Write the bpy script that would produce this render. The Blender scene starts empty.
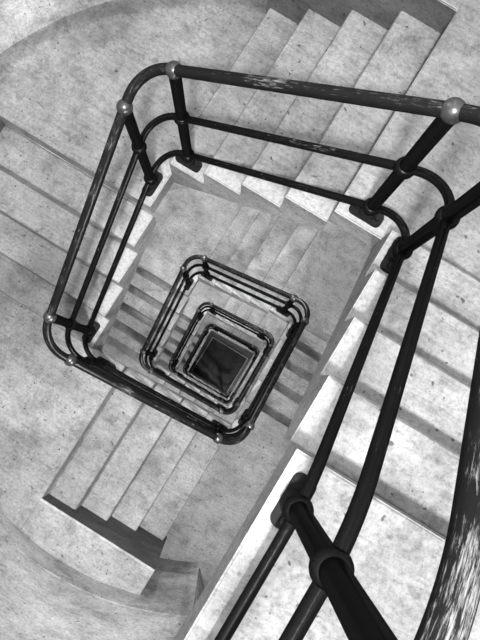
import bpy, bmesh, math, random
from mathutils import Vector, Matrix
random.seed(4)
PI = math.pi
S = 0.8                       # metres per fitted unit

# ------------------------------------------------------------------ camera
T = 0.28 * S                  # going of a step
P0 = 0.28722 * S              # landing length along the well
H = 0.226383 * S              # riser
A = (P0 + 4 * T) / 2          # half side of the square well
E_ = 0.07335 * S              # post inset from the well edge
SL = 0.13825 * S              # post on the landing, from the corner
ST = 0.1135 * S               # post on the last tread, from the corner
TOP, MID, LOW = 1.2337 * S, 0.700 * S, 0.135 * S
RT = 2.37 * S                 # tower radius
YC = 2.02 * S                 # outer end of the treads
SLAB = 0.19 * S
NF = 16                       # flights

sc = bpy.context.scene
cam = bpy.data.cameras.new('camera')
cam_o = bpy.data.objects.new('camera', cam)
sc.collection.objects.link(cam_o)
sc.camera = cam_o
right = Vector((0.85187219, 0.52309883, 0.02610334))
down = Vector((0.52290964, -0.84662716, -0.09893411))
fwd = Vector((-0.02965252, 0.09792891, -0.99475156))
cam_o.matrix_world = Matrix((
    (right.x, -down.x, -fwd.x, 0.388301 * S),
    (right.y, -down.y, -fwd.y, -0.354948 * S),
    (right.z, -down.z, -fwd.z, 3.124001 * S),
    (0, 0, 0, 1)))
cam.sensor_fit = 'VERTICAL'
cam.sensor_height = 36
cam.lens = 611.6655 / 640 * 36
cam.clip_start = 0.02
cam.clip_end = 200

# ------------------------------------------------------------------ light
world = bpy.data.worlds.new('sky')
sc.world = world
world.use_nodes = True
world.node_tree.nodes['Background'].inputs[0].default_value = (1, 1, 1, 1)
world.node_tree.nodes['Background'].inputs[1].default_value = 1.7


def area(name, loc, target, size, power, shape='DISK'):
    l = bpy.data.lights.new(name, 'AREA')
    l.shape = shape
    l.size = size
    l.energy = power
    o = bpy.data.objects.new(name, l)
    sc.collection.objects.link(o)
    o.location = loc
    d = Vector(target) - Vector(loc)
    o.rotation_euler = d.to_track_quat('-Z', 'Y').to_euler()
    return o


area('skylight_lamp', (0.6, -1.2, 4.2), (0.3, -0.2, 0.0), 0.3, 225)
# added fill lights, hidden under two landings per turn, brighten the turn below
for n in range(0, 13, 2):
    ca, sa = math.cos((n - 1) * PI / 2), math.sin((n - 1) * PI / 2)
    z0 = 5 * H * (1 - n)
    lx, ly = 1.42, 1.1
    p = (ca * lx - sa * ly, sa * lx + ca * ly, z0 - SLAB - 0.75)
    lx, ly = 0.35, 1.2
    q = (ca * lx - sa * ly, sa * lx + ca * ly, z0 - 22 * H)
    area('added_landing_fill', p, q, 0.2, 58 if n < 4 else 62 if n < 8 else 44)

sc.view_settings.view_transform = 'Standard'
sc.view_settings.look = 'None'
sc.view_settings.gamma = 1
sc.view_settings.use_curve_mapping = False
sc.view_settings.exposure = 0.15
try:
    sc.cycles.max_bounces = 12
    sc.cycles.diffuse_bounces = 8
except Exception:
    pass


# ------------------------------------------------------------------ materials
class NT:
    def __init__(s, name):
        s.m = bpy.data.materials.new(name)
        s.m.use_nodes = True
        s.t = s.m.node_tree
        s.b = s.t.nodes['Principled BSDF']

    def n(s, typ, **kw):
        nd = s.t.nodes.new(typ)
        for k, v in kw.items():
            setattr(nd, k, v)
        return nd

    def l(s, a, b):
        s.t.links.new(a, b)

    def noise(s, vec, scale, detail=5, rough=0.6, dist=0.0):
        nd = s.n('ShaderNodeTexNoise')
        nd.inputs['Scale'].default_value = scale
        nd.inputs['Detail'].default_value = detail
        nd.inputs['Roughness'].default_value = rough
        nd.inputs['Distortion'].default_value = dist
        s.l(vec, nd.inputs['Vector'])
        return nd.outputs['Fac']

    def ramp(s, fac, stops):
        nd = s.n('ShaderNodeValToRGB')
        el = nd.color_ramp.elements
        while len(el) < len(stops):
            el.new(0.5)
        for e, (p, v) in zip(el, stops):
            e.position = p
            e.color = (v, v, v, 1)
        s.l(fac, nd.inputs[0])
        return nd.outputs[0]

    def math(s, op, a, b=None, clamp=False):
        nd = s.n('ShaderNodeMath', operation=op, use_clamp=clamp)
        for i, x in enumerate((a, b)):
            if x is None:
                continue
            if isinstance(x, (int, float)):
                nd.inputs[i].default_value = x
            else:
                s.l(x, nd.inputs[i])
        return nd.outputs[0]

    def mix(s, fac, a, b):
        nd = s.n('ShaderNodeMix', data_type='FLOAT')
        for i, x in ((0, fac), (2, a), (3, b)):
            if isinstance(x, (int, float)):
                nd.inputs[i].default_value = x
            else:
                s.l(x, nd.inputs[i])
        return nd.outputs[0]


def concrete(name, base, strip=None, foot=False, lip=False, dado=False, dirt_ring=False, contrast=1.0, rough=0.85, specks=1.0):
    k = NT(name)
    pos = k.n('ShaderNodeNewGeometry').outputs['Position']
    big = k.ramp(k.noise(pos, 1.3, 4, 0.6, 0.4), [(0.32, 1 - 0.30 * contrast), (0.68, 1 + 0.14 * contrast)])
    med = k.ramp(k.noise(pos, 6.5, 9, 0.72, 0.3), [(0.32, 1 - 0.30 * contrast), (0.5, 1.0), (0.72, 1 + 0.14 * contrast)])
    fine = k.ramp(k.noise(pos, 60, 10, 0.85), [(0.36, 1 - 0.34 * contrast), (0.5, 1.0), (0.66, 1 + 0.2 * contrast)])
    cr = k.n('ShaderNodeTexNoise')
    cr.inputs['Scale'].default_value = 2.6
    cr.inputs['Detail'].default_value = 10
    cr.inputs['Roughness'].default_value = 0.75
    k.l(pos, cr.inputs['Vector'])
    crack = k.ramp(k.math('ABSOLUTE', k.math('SUBTRACT', cr.outputs['Fac'], 0.47)), [(0.0, 0.72), (0.006, 1.0)])
    fine = k.math('MULTIPLY', fine, crack)
    v = k.math('MULTIPLY', k.math('MULTIPLY', big, med), fine)
    # brushed streaks of the trowel
    mp = k.n('ShaderNodeMapping')
    mp.inputs['Rotation'].default_value = (0, 0, 0.6)
    mp.inputs['Scale'].default_value = (3, 26, 8)
    k.l(pos, mp.inputs[0])
    st = k.ramp(k.noise(mp.outputs[0], 2.2, 5, 0.65, 0.8), [(0.33, 0.80), (0.5, 1.0), (0.68, 1.1)])
    v = k.math('MULTIPLY', v, st)
    # dark stains
    sp = k.ramp(k.noise(pos, 17, 3, 0.5), [(0.67, 1.0), (0.74, 1 - 0.35 * specks)])
    v = k.math('MULTIPLY', v, sp)
    sp2 = k.ramp(k.noise(pos, 40, 1, 0.4), [(0.735, 1.0), (0.755, 1 - 0.65 * specks)])
    v = k.math('MULTIPLY', v, sp2)
    v = k.math('MULTIPLY', v, base)
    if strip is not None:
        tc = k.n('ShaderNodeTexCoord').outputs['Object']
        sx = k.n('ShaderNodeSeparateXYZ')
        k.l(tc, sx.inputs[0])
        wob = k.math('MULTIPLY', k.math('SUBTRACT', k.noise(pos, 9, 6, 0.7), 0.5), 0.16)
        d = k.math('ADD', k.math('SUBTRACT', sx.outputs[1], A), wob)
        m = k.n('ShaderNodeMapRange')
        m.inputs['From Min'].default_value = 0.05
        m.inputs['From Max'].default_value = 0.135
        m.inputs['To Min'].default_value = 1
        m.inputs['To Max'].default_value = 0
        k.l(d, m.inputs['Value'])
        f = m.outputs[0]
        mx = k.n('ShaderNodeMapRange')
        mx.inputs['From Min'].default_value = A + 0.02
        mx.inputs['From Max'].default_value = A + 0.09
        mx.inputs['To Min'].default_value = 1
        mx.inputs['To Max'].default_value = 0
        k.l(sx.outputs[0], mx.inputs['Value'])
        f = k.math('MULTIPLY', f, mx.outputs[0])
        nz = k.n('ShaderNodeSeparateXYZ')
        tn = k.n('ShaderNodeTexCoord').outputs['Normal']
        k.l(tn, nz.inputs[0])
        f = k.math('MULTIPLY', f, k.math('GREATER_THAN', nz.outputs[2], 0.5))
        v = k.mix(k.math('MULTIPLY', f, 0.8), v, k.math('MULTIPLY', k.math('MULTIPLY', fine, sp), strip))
    if lip:
        s3 = k.n('ShaderNodeSeparateXYZ')
        k.l(k.n('ShaderNodeTexCoord').outputs['Object'], s3.inputs[0])
        yy = k.math('ADD', s3.outputs[1], k.math('MULTIPLY', k.math('SUBTRACT', k.noise(pos, 14, 4, 0.6), 0.5), 0.012))
        v = k.math('MULTIPLY', v, k.mix(k.math('LESS_THAN', yy, YC + 0.014), 1.0, 1.45))
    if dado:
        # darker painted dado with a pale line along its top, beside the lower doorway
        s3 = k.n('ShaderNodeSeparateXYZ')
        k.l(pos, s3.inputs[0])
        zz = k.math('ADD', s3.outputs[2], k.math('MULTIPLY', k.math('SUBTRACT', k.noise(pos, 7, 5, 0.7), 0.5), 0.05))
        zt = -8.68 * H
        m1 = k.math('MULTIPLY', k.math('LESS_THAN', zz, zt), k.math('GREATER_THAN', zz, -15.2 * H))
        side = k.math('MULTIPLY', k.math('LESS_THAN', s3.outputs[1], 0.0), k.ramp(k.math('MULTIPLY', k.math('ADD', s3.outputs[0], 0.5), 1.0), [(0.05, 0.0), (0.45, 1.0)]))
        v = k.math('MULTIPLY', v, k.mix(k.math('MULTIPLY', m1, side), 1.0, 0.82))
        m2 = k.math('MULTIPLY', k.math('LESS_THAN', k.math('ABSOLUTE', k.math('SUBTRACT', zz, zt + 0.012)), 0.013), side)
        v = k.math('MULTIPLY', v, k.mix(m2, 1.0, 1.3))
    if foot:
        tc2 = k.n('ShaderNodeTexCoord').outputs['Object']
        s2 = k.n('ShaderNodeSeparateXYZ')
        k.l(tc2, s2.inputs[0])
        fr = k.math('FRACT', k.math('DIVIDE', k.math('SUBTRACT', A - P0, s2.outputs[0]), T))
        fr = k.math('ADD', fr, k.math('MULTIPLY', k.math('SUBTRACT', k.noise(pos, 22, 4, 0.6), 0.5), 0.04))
        v = k.math('MULTIPLY', v, k.ramp(fr, [(0.0, 0.45), (0.015, 0.55), (0.045, 1.0), (0.965, 1.0), (0.985, 0.55)]))  # dirt at the riser foot; shade under the nosing painted as a dark line
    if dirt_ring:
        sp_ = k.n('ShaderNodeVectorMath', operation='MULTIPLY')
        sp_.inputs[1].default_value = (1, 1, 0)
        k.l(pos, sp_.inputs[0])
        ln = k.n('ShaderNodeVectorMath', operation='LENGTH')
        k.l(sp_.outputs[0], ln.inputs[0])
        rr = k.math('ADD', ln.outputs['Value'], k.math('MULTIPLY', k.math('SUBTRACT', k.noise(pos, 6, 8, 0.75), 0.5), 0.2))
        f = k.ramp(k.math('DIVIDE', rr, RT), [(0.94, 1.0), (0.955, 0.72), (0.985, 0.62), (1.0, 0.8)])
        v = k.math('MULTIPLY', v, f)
    cb = k.n('ShaderNodeCombineColor')
    for i in range(3):
        k.l(v, cb.inputs[i])
    k.l(cb.outputs[0], k.b.inputs['Base Color'])
    k.b.inputs['Roughness'].default_value = rough
    k.b.inputs['Specular IOR Level'].default_value = 0.25
    bp = k.n('ShaderNodeBump')
    bp.inputs['Strength'].default_value = 0.35
    bp.inputs['Distance'].default_value = 0.006
    hh = k.math('ADD', k.noise(pos, 38, 8, 0.75), k.math('MULTIPLY', sp2, 0.5))
    k.l(hh, bp.inputs['Height'])
    k.l(bp.outputs[0], k.b.inputs['Normal'])
    return k.m


def iron(name, wear, base=0.012, rough=0.38, spec=0.018, ball=False):
    k = NT(name)
    uv = k.n('ShaderNodeUVMap').outputs[0]
    pos = k.n('ShaderNodeNewGeometry').outputs['Position']
    mp = k.n('ShaderNodeMapping')
    mp.inputs['Scale'].default_value = (6, 8, 1)
    if ball:
        mp.inputs['Scale'].default_value = (18, 18, 18)
    k.l(pos if ball else uv, mp.inputs[0])
    s1 = k.noise(mp.outputs[0], 3.2, 7, 0.78, 0.3)
    patch = k.noise(pos, 7, 3, 0.6)
    f = k.math('ADD', s1, k.math('MULTIPLY', k.math('SUBTRACT', patch, 0.5), 0.45))
    # wear sits on the upper side of a rail, where hands run
    sp = k.n('ShaderNodeSeparateXYZ')
    k.l(uv, sp.inputs[0])
    up = k.math('SINE', k.math('MULTIPLY', sp.outputs[1], 2 * PI))
    f = k.math('ADD', f, k.math('MULTIPLY', up, 0.0 if ball else 0.10))
    f = k.ramp(f, [(0.66 - wear, 0.0), (0.78 - wear, 1.0)])
    v = k.mix(f, base, 0.24)
    cb = k.n('ShaderNodeCombineColor')
    for i in range(3):
        k.l(v, cb.inputs[i])
    k.l(cb.outputs[0], k.b.inputs['Base Color'])
    k.l(k.mix(f, rough, 0.55), k.b.inputs['Roughness'])
    k.b.inputs['Specular IOR Level'].default_value = 0.0
    bp = k.n('ShaderNodeBump')
    bp.inputs['Strength'].default_value = 0.3
    bp.inputs['Distance'].default_value = 0.002
    k.l(k.noise(pos, 120, 4, 0.6), bp.inputs['Height'])
    k.l(bp.outputs[0], k.b.inputs['Normal'])
    gl = k.n('ShaderNodeBsdfGlossy')
    gl.inputs['Roughness'].default_value = rough
    k.l(bp.outputs[0], gl.inputs['Normal'])
    mx = k.n('ShaderNodeMixShader')
    mx.inputs[0].default_value = spec
    k.l(k.b.outputs[0], mx.inputs[1])
    k.l(gl.outputs[0], mx.inputs[2])
    k.l(mx.outputs[0], k.t.nodes['Material Output'].inputs['Surface'])
    return k.m


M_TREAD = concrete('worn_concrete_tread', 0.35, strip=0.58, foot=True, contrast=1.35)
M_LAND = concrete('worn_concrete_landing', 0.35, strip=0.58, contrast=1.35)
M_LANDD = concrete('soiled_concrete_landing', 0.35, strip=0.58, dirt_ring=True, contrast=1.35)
M_LEDGE = concrete('concrete_ledge', 0.36, lip=True, contrast=1.3)
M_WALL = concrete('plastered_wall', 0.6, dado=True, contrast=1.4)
M_SIDE = concrete('shade_painted_sides', 0.27, contrast=1.2)  # shade painted in: darker tone for risers and inner side faces
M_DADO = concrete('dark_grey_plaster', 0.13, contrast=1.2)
M_KERB = concrete('pale_kerb', 0.4)
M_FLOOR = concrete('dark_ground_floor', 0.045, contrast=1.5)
M_DOORREV = concrete('door_reveal_plaster', 0.32)
M_RAIL = iron('worn_black_iron_handrail', 0.0, base=0.006, rough=0.3, spec=0.03)
M_RAIL0 = iron('hand_polished_iron_handrail', 0.035, base=0.004, rough=0.3, spec=0.03)
M_IRON = iron('black_iron', -0.055, base=0.004, rough=0.26)
M_BALL = iron('rubbed_iron_ball', 0.08, base=0.02, rough=0.3, spec=0.13, ball=True)
M_PLATE = iron('rusted_iron_plate', 0.02, base=0.012, rough=0.5, ball=True)
_k = NT('dark_door_paint')
_k.b.inputs['Base Color'].default_value = (0.08, 0.08, 0.08, 1)
M_DOOR = _k.m


# ------------------------------------------------------------------ mesh helpers
def link(name, me, mat, parent=None):
    o = bpy.data.objects.new(name, me)
    sc.collection.objects.link(o)
    if mat is not None and not me.materials:
        me.materials.append(mat)
    if parent is not None:
        o.parent = parent
    return o


def mesh_from_bm(name, bm, smooth=False):
    bmesh.ops.recalc_face_normals(bm, faces=bm.faces)
    me = bpy.data.meshes.new(name)
    bm.to_mesh(me)
    bm.free()
    if smooth:
        for p in me.polygons:
            p.use_smooth = True
    return me


def prism(pts, z0, z1, bevel=0.0):
    """polygon pts (x,y) extruded from z0 to z1"""
    bm = bmesh.new()
    lo = [bm.verts.new((x, y, z0)) for x, y in pts]
    hi = [bm.verts.new((x, y, z1)) for x, y in pts]
    bm.faces.new(hi)
    bm.faces.new(lo[::-1])
    n = len(pts)
    for i in range(n):
        bm.faces.new((lo[i], lo[(i + 1) % n], hi[(i + 1) % n], hi[i]))
    if bevel:
        ed = [e for e in bm.edges if abs(e.verts[0].co.z - z1) < 1e-6 and abs(e.verts[1].co.z - z1) < 1e-6 and e.calc_length() > 0.15]
        bmesh.ops.bevel(bm, geom=ed, offset=bevel, segments=2, affect='EDGES')
    return bm


def profile_prism(prof, y0, y1, bevel=0.0):
    """polygon prof (x,z) extruded along y"""
    bm = bmesh.new()
    a = [bm.verts.new((x, y0, z)) for x, z in prof]
    b = [bm.verts.new((x, y1, z)) for x, z in prof]
    bm.faces.new(a)
    bm.faces.new(b[::-1])
    n = len(prof)
    for i in range(n):
        bm.faces.new((a[i], b[i], b[(i + 1) % n], a[(i + 1) % n]))
    if bevel:
        zt = max(z for x, z in prof)
        xm = min(x for x, z in prof)
        ed = [e for e in bm.edges if all(abs(v.co.z - zt) < 1e-6 for v in e.verts)
              and (all(abs(v.co.x - xm) < 1e-6 for v in e.verts) or all(abs(v.co.y - y0) < 1e-6 for v in e.verts))]
        bmesh.ops.bevel(bm, geom=ed, offset=bevel, segments=2, affect='EDGES')
    return bm


def tube_mesh(name, pts, r, seg=18, cap=True):
    """tube of radius r through pts, UV u = metres along, v = turn (0.25 = up)"""
    bm = bmesh.new()
    uvl = bm.loops.layers.uv.new('UVMap')
    pts = [Vector(p) for p in pts]
    rings, us, L = [], [], 0.0
    for i, p in enumerate(pts):
        if i:
            L += (p - pts[i - 1]).length
        us.append(L)
        d = (pts[min(i + 1, len(pts) - 1)] - pts[max(i - 1, 0)]).normalized()
        ref = Vector((0, 0, 1)) if abs(d.z) < 0.95 else Vector((0, 1, 0))
        side = d.cross(ref).normalized()
        up = side.cross(d).normalized()
        rr = r if isinstance(r, (int, float)) else r[i]
        rings.append([bm.verts.new(p + side * (rr * math.cos(2 * PI * j / seg)) + up * (rr * math.sin(2 * PI * j / seg))) for j in range(seg)])
    for i in range(len(pts) - 1):
        for j in range(seg):
            f = bm.faces.new((rings[i][j], rings[i][(j + 1) % seg], rings[i + 1][(j + 1) % seg], rings[i + 1][j]))
            for lp, (u, v) in zip(f.loops, ((us[i], j), (us[i], j + 1), (us[i + 1], j + 1), (us[i + 1], j))):
                lp[uvl].uv = (u, v / seg)
    if cap:
        bm.faces.new(rings[0][::-1])
        bm.faces.new(rings[-1])
    return mesh_from_bm(name, bm, True)


def lathe_mesh(name, prof, seg=24):
    """prof: list of (r, z)"""
    bm = bmesh.new()
    uvl = bm.loops.layers.uv.new('UVMap')
    rings = []
    for r, z in prof:
        if r < 1e-6:
            rings.append([bm.verts.new((0, 0, z))])
        else:
            rings.append([bm.verts.new((r * math.cos(2 * PI * j / seg), r * math.sin(2 * PI * j / seg), z)) for j in range(seg)])
    for i in range(len(prof) - 1):
        a, b = rings[i], rings[i + 1]
        for j in range(seg):
            k = (j + 1) % seg
            vs = [a[j % len(a)], a[k % len(a)], b[k % len(b)], b[j % len(b)]]
            u = []
            for v in vs:
                if v not in u:
                    u.append(v)
            if len(u) < 3:
                continue
            f = bm.faces.new(u)
            for lp in f.loops:
                lp[uvl].uv = (lp.vert.co.z * 1.2, (j + 0.5) / seg)
    if len(rings[0]) > 1:
        bm.faces.new(rings[0][::-1])
    if len(rings[-1]) > 1:
        bm.faces.new(rings[-1])
    return mesh_from_bm(name, bm, True)


# ------------------------------------------------------------------ the tower wall with its doorways
Z_FLOOR = 5 * H * (1 - NF)
Z_TOPWALL = 5 * H + 2.9
DOOR_HW = 0.655 * S           # half width of a doorway
DOOR_H = 2.05
th = math.asin(DOOR_HW / RT)
door_levels = [5 * H * (1 - n) for n in range(0, NF + 1, 4)]
bm = bmesh.new()
NA = 96
angs = [i * 2 * PI / NA for i in range(NA)]
cen = -PI / 4 + 2 * PI
angs = [x for x in angs if abs(x - cen) > th + 0.02] + [cen - th, cen, cen + th]
angs.sort()
zs = {Z_FLOOR - 0.3, Z_TOPWALL}
for z in door_levels:
    zs |= {z, z + DOOR_H}
zs = sorted(zs)
grid = [[bm.verts.new((RT * math.cos(x), RT * math.sin(x), z)) for x in angs] for z in zs]
for i in range(len(zs) - 1):
    for j in range(len(angs)):
        jj = (j + 1) % len(angs)
        am = (angs[j] + (angs[jj] if jj else angs[0] + 2 * PI)) / 2
        zm = (zs[i] + zs[i + 1]) / 2
        if abs(am - cen) < th and any(z < zm < z + DOOR_H for z in door_levels):
            continue
        bm.faces.new((grid[i][j], grid[i][jj], grid[i + 1][jj], grid[i + 1][j]))
me = mesh_from_bm('wall_round', bm, True)
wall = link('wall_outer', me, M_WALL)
wall['kind'] = 'structure'
sol = wall.modifiers.new('thickness', 'SOLIDIFY')
sol.thickness = 0.06
sol.offset = 1
bmn = bmesh.new()
bmn.from_mesh(me)
bmn.faces.ensure_lookup_table()
f0 = bmn.faces[0]
inward = f0.normal.dot(Vector((f0.calc_center_median().x, f0.calc_center_median().y, 0))) < 0
bmn.free()
sol.offset = -1 if inward else 1

d_out = Vector((math.cos(cen), math.sin(cen), 0))
d_side = Vector((-d_out.y, d_out.x, 0))
r_in = RT * math.cos(th) - 0.0
for i, z in enumerate(door_levels):
    # reveal: sill slab, two jambs, lintel as one frame mesh
    bm = bmesh.new()

    def boxl(u0, u1, w0, w1, z0, z1):
        vs = []
        for zz in (z0, z1):
            for (u, w) in ((u0, w0), (u1, w0), (u1, w1), (u0, w1)):
                q = d_out * u + d_side * w
                vs.append(bm.verts.new((q.x, q.y, zz)))
        for f in ((3, 2, 1, 0), (4, 5, 6, 7), (0, 1, 5, 4), (1, 2, 6, 5), (2, 3, 7, 6), (3, 0, 4, 7)):
            bm.faces.new([vs[k] for k in f])
    D = 0.5
    boxl(r_in + 0.002, r_in + D, -DOOR_HW, DOOR_HW, z - 0.15, z + 0.008)
    boxl(r_in + 0.062, r_in + D, -DOOR_HW - 0.12, -DOOR_HW, z - 0.15, z + DOOR_H + 0.12)
    boxl(r_in + 0.062, r_in + D, DOOR_HW, DOOR_HW + 0.12, z - 0.15, z + DOOR_H + 0.12)
    boxl(r_in + 0.062, r_in + D, -DOOR_HW, DOOR_HW, z + DOOR_H, z + DOOR_H + 0.12)
    dr = link('door_%d' % (i + 1), mesh_from_bm('door_reveal', bm), M_DOORREV)
    dr['kind'] = 'structure'
    bm = bmesh.new()
    boxl(r_in + D - 0.06, r_in + D - 0.015, -DOOR_HW + 0.004, DOOR_HW - 0.004, z + 0.009, z + DOOR_H - 0.005)
    link('door_panel', mesh_from_bm('door_panel', bm), M_DOOR, dr)

# ground floor of the shaft
bm = bmesh.new()
c = [bm.verts.new((RT * math.cos(x) * 0.999, RT * math.sin(x) * 0.999, Z_FLOOR)) for x in angs]
bm.faces.new(c)
lo = [bm.verts.new((RT * math.cos(x) * 0.999, RT * math.sin(x) * 0.999, Z_FLOOR - 0.2)) for x in angs]
bm.faces.new(lo[::-1])
for i in range(len(c)):
    bm.faces.new((lo[i], lo[(i + 1) % len(c)], c[(i + 1) % len(c)], c[i]))
fl = link('floor', mesh_from_bm('floor', bm), M_FLOOR)
fl['kind'] = 'structure'
fl.data.materials.clear()
fl.data.materials.append(M_DADO)
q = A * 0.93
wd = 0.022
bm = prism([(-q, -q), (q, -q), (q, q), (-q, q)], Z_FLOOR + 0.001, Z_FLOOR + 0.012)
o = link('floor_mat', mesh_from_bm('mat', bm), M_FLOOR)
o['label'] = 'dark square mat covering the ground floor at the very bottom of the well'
o['category'] = 'mat'
bm = bmesh.new()
o_, i_ = q + wd, q + 0.002
sq = [(-1, -1), (1, -1), (1, 1), (-1, 1)]
rings = [[bm.verts.new((sx * w, sy * w, z)) for sx, sy in sq] for w, z in ((o_, Z_FLOOR + 0.001), (o_, Z_FLOOR + 0.05), (i_, Z_FLOOR + 0.05), (i_, Z_FLOOR + 0.001))]
for a_ in range(4):
    for j in range(4):
        bm.faces.new((rings[a_][j], rings[a_][(j + 1) % 4], rings[(a_ + 1) % 4][(j + 1) % 4], rings[(a_ + 1) % 4][j]))
o = link('trim_1', mesh_from_bm('kerb', bm), M_KERB)
o['kind'] = 'structure'

# ------------------------------------------------------------------ landings
RI = RT - 0.001


def arc(a0, a1, n=24):
    return [(RI * math.cos(a0 + (a1 - a0) * i / n), RI * math.sin(a0 + (a1 - a0) * i / n)) for i in range(n + 1)]


LX = A - P0
pts = [(LX, A)] + arc(math.asin(A / RI), math.acos(LX / RI)) 
land_me = mesh_from_bm('landing', prism(pts, -SLAB, 0, 0.006))



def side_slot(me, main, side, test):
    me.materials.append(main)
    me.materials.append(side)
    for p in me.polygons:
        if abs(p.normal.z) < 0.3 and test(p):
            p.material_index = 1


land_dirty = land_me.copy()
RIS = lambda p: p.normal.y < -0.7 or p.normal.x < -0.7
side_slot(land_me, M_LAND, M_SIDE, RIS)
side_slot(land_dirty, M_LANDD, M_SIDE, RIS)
# ------------------------------------------------------------------ flights
SOF = 0.20 * S
tread_me = []
for k in range(4):
    x1 = LX - k * T
    x0 = LX - (k + 1) * T
    zt = -(k + 1) * H
    prof = [(x0, zt), (x1, zt), (x1, zt - SOF), (x0, zt - SOF - H)]
    tread_me.append(mesh_from_bm('tread', profile_prism(prof, A, YC, 0.006)))
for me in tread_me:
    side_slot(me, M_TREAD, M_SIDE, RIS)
# outer ledge between the flight and the round wall, level with the upper landing
xl = -A - 0.02
pts = [(LX, YC), (LX, math.sqrt(RI ** 2 - LX ** 2))]
a0, a1 = math.acos(LX / RI), math.acos(xl / RI)
pts = [(LX, YC)] + arc(a0, a1) + [(xl, YC)]
ledge_me = mesh_from_bm('ledge', prism(pts, -5 * H + 0.001, 0, 0.004))

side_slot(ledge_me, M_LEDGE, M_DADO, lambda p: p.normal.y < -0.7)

SIDE = ['right', 'top', 'left', 'bottom']
CNAME = ['bottom right', 'top right', 'top left', 'bottom left']
TURN = ['topmost', 'second', 'third', 'fourth', 'fifth']


def empty(name, label, cat, group, n):
    o = bpy.data.objects.new(name, None)
    sc.collection.objects.link(o)
    o.empty_display_size = 0.1
    o.rotation_euler = (0, 0, (n - 1) * PI / 2)
    o.location = (0, 0, 5 * H * (1 - n))
    o['label'] = label
    o['category'] = cat
    o['group'] = group
    return o


for n in range(NF):
    t, s = divmod(n, 4)
    o = link('stair_landing', land_dirty if n == 2 else land_me, M_LANDD if n == 2 else M_LAND)
    o.rotation_euler = (0, 0, (n - 1) * PI / 2)
    o.location = (0, 0, 5 * H * (1 - n))
    o['label'] = 'worn pale concrete corner landing at the %s of the %s turn of stairs' % (CNAME[s], TURN[t])
    o['category'] = 'landing'
    o['group'] = 'corner landings of the stairwell'
    r = empty('stair_flight', 'flight of four worn concrete steps on the %s side of the %s turn' % (SIDE[s], TURN[t]),
              'stairs', 'flights of steps around the square well', n)
    for k in range(4):
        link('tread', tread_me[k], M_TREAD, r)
    link('ledge', ledge_me, M_LEDGE, r)

# ------------------------------------------------------------------ railings
R_TOP, R_MID, R_LOW, R_POST = 0.028 * S, 0.0205 * S, 0.0205 * S, 0.033 * S
yr = A + E_
xb = A - SL                   # landing post
xa = -A + ST                  # last-tread post
Rb = 0.165 * S                # elbow radius


def rail_path(z):
    """from the landing post down the flight, through the elbow, to the next landing post"""
    cx, cy = -A - E_, A + E_
    xy = [(xb, yr), (xa, yr)]
    p_in = (cx + Rb, cy)
    plan = [(xb + (xa - xb) * i / 8, yr) for i in range(9)]
    plan.append(p_in)
    for i in range(1, 12):
        w = i / 12 * PI / 2
        plan.append((cx + Rb - Rb * math.sin(w), cy - Rb + Rb * math.cos(w)))
    plan.append((cx, cy - Rb))
    plan.append((cx, A - SL))
    # heights: linear between the two posts, then linear through the elbow
    out, L1 = [], 0.0
    cum = [0.0]
    for i in range(1, len(plan)):
        cum.append(cum[-1] + math.dist(plan[i], plan[i - 1]))
    Lflight = cum[8]
    for q, c_ in zip(plan, cum):
        if c_ <= Lflight + 1e-9:
            zz = z - 4 * H * c_ / Lflight
        else:
            zz = z - 4 * H - H * (c_ - Lflight) / (cum[-1] - Lflight)
        out.append((q[0], q[1], zz))
    return out


def top_rail_path(z, bend):
    """rail of the topmost flight: level along the gallery, a bend, then down the flight"""
    x_end = math.sqrt(RT ** 2 - yr ** 2) - 0.003
    out = [(x_end, yr, z), (xb + 0.2, yr, z)]
    tail = rail_path(z)
    za = z - 4 * H
    xk = xb - bend
    w = 0.12 * S
    slope = (z - za) / (xk - xa)
    p0 = Vector((xk + w, yr, z))
    p1 = Vector((xk, yr, z))
    p2 = Vector((xk - w, yr, z - slope * w))
    for i in range(13):
        u = i / 12
        out.append(tuple(p0 * (1 - u) ** 2 + p1 * 2 * u * (1 - u) + p2 * u * u))
    for i in range(1, 7):
        u = i / 6
        q = p2.lerp(Vector((xa, yr, za)), u)
        out.append(tuple(q))
    out += tail[9:]
    return out


post_me = tube_mesh('post', [(0, 0, 0.02), (0, 0, TOP * 0.5), (0, 0, TOP)], R_POST * 0.97, 20, False)
rb = 0.043 * S
ball_me = lathe_mesh('ball', [(rb * math.sin(PI * i / 14), -rb * math.cos(PI * i / 14)) for i in range(15)], 24)
rc = 0.047 * S
collar_me = lathe_mesh('collar', [(rc * (0.62 + 0.38 * math.cos(w)), 0.030 * S * math.sin(w)) for w in [(-PI / 2 + PI * i / 10) for i in range(11)]], 24)
# base plate: rounded oblong with a boss and two bolt heads
bm = bmesh.new()
PL, PW, PT = 0.094 * S, 0.041 * S, 0.028 * S
out = []
for (cx, cy, a0) in ((PL - 0.022, PW - 0.022, 0), (-PL + 0.022, PW - 0.022, PI / 2), (-PL + 0.022, -PW + 0.022, PI), (PL - 0.022, -PW + 0.022, 1.5 * PI)):
    for i in range(5):
        w = a0 + i * PI / 8
        out.append((cx + 0.022 * math.cos(w), cy + 0.022 * math.sin(w)))
bm.free()
bm = prism(out, 0.0005, PT)
top_e = [e for e in bm.edges if all(abs(v.co.z - PT) < 1e-6 for v in e.verts)]
bmesh.ops.bevel(bm, geom=top_e, offset=0.004, segments=2, affect='EDGES')


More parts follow.
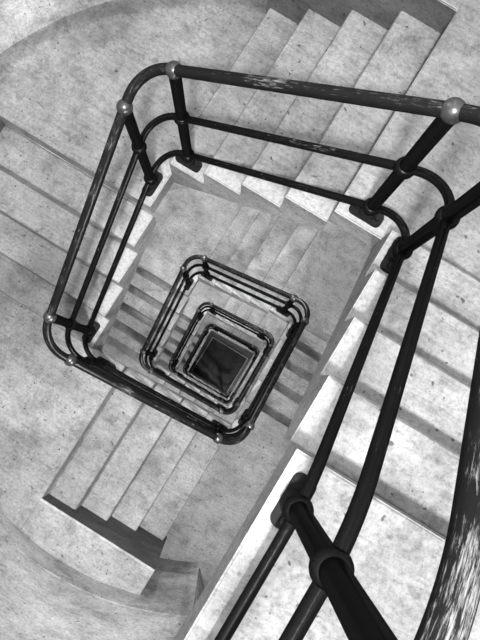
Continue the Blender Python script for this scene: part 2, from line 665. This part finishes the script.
def cyl(bm, x, y, z0, z1, r0, r1, seg=12):
    a = [bm.verts.new((x + r0 * math.cos(2 * PI * j / seg), y + r0 * math.sin(2 * PI * j / seg), z0)) for j in range(seg)]
    b = [bm.verts.new((x + r1 * math.cos(2 * PI * j / seg), y + r1 * math.sin(2 * PI * j / seg), z1)) for j in range(seg)]
    bm.faces.new(b)
    bm.faces.new(a[::-1])
    for j in range(seg):
        bm.faces.new((a[j], a[(j + 1) % seg], b[(j + 1) % seg], b[j]))


for sx in (-1, 1):
    cyl(bm, sx * 0.062 * S, 0, PT - 0.002, PT + 0.012, 0.017 * S, 0.014 * S, 6)
cyl(bm, 0, 0, PT - 0.002, PT + 0.045 * S, 0.046 * S, 0.038 * S, 20)
bm.loops.layers.uv.new('UVMap')
plate_me = mesh_from_bm('base_plate', bm)

rail_me = [tube_mesh('top_rail', rail_path(TOP), R_TOP, 20, False),
           tube_mesh('middle_rail', rail_path(MID), R_MID, 16, False),
           tube_mesh('bottom_rail', rail_path(LOW), R_LOW, 16, False)]
rail0_me = [tube_mesh('top_rail', top_rail_path(TOP, 0.12 * S), R_TOP, 20, False),
            tube_mesh('middle_rail', top_rail_path(MID, 0.09 * S), R_MID, 16, False),
            tube_mesh('bottom_rail', top_rail_path(LOW, 0.05 * S), R_LOW, 16, False)]

for n in range(NF):
    t, s = divmod(n, 4)
    r = empty('stair_railing', 'black iron three-pipe railing along the %s side of the %s turn of stairs' % (SIDE[s], TURN[t]),
              'railing', 'iron railing sections spiralling down the well', n)
    ms = rail0_me if n == 0 else rail_me
    for nm, m, mt in zip(('top_rail', 'middle_rail', 'bottom_rail'), ms, (M_RAIL0 if n == 0 else M_RAIL, M_IRON, M_IRON)):
        link(nm, m, mt, r)
    for (x, z) in ((xb, 0.0), (xa, -4 * H)):
        p = link('post', post_me, M_IRON, r)
        p.location = (x, yr, z)
        b = link('ball_finial', ball_me, M_BALL, p)
        b.location = (0, 0, TOP)
        for zz in (MID, LOW):
            c = link('collar', collar_me, M_IRON, p)
            c.location = (0, 0, zz)
        link('base_plate', plate_me, M_PLATE, p)
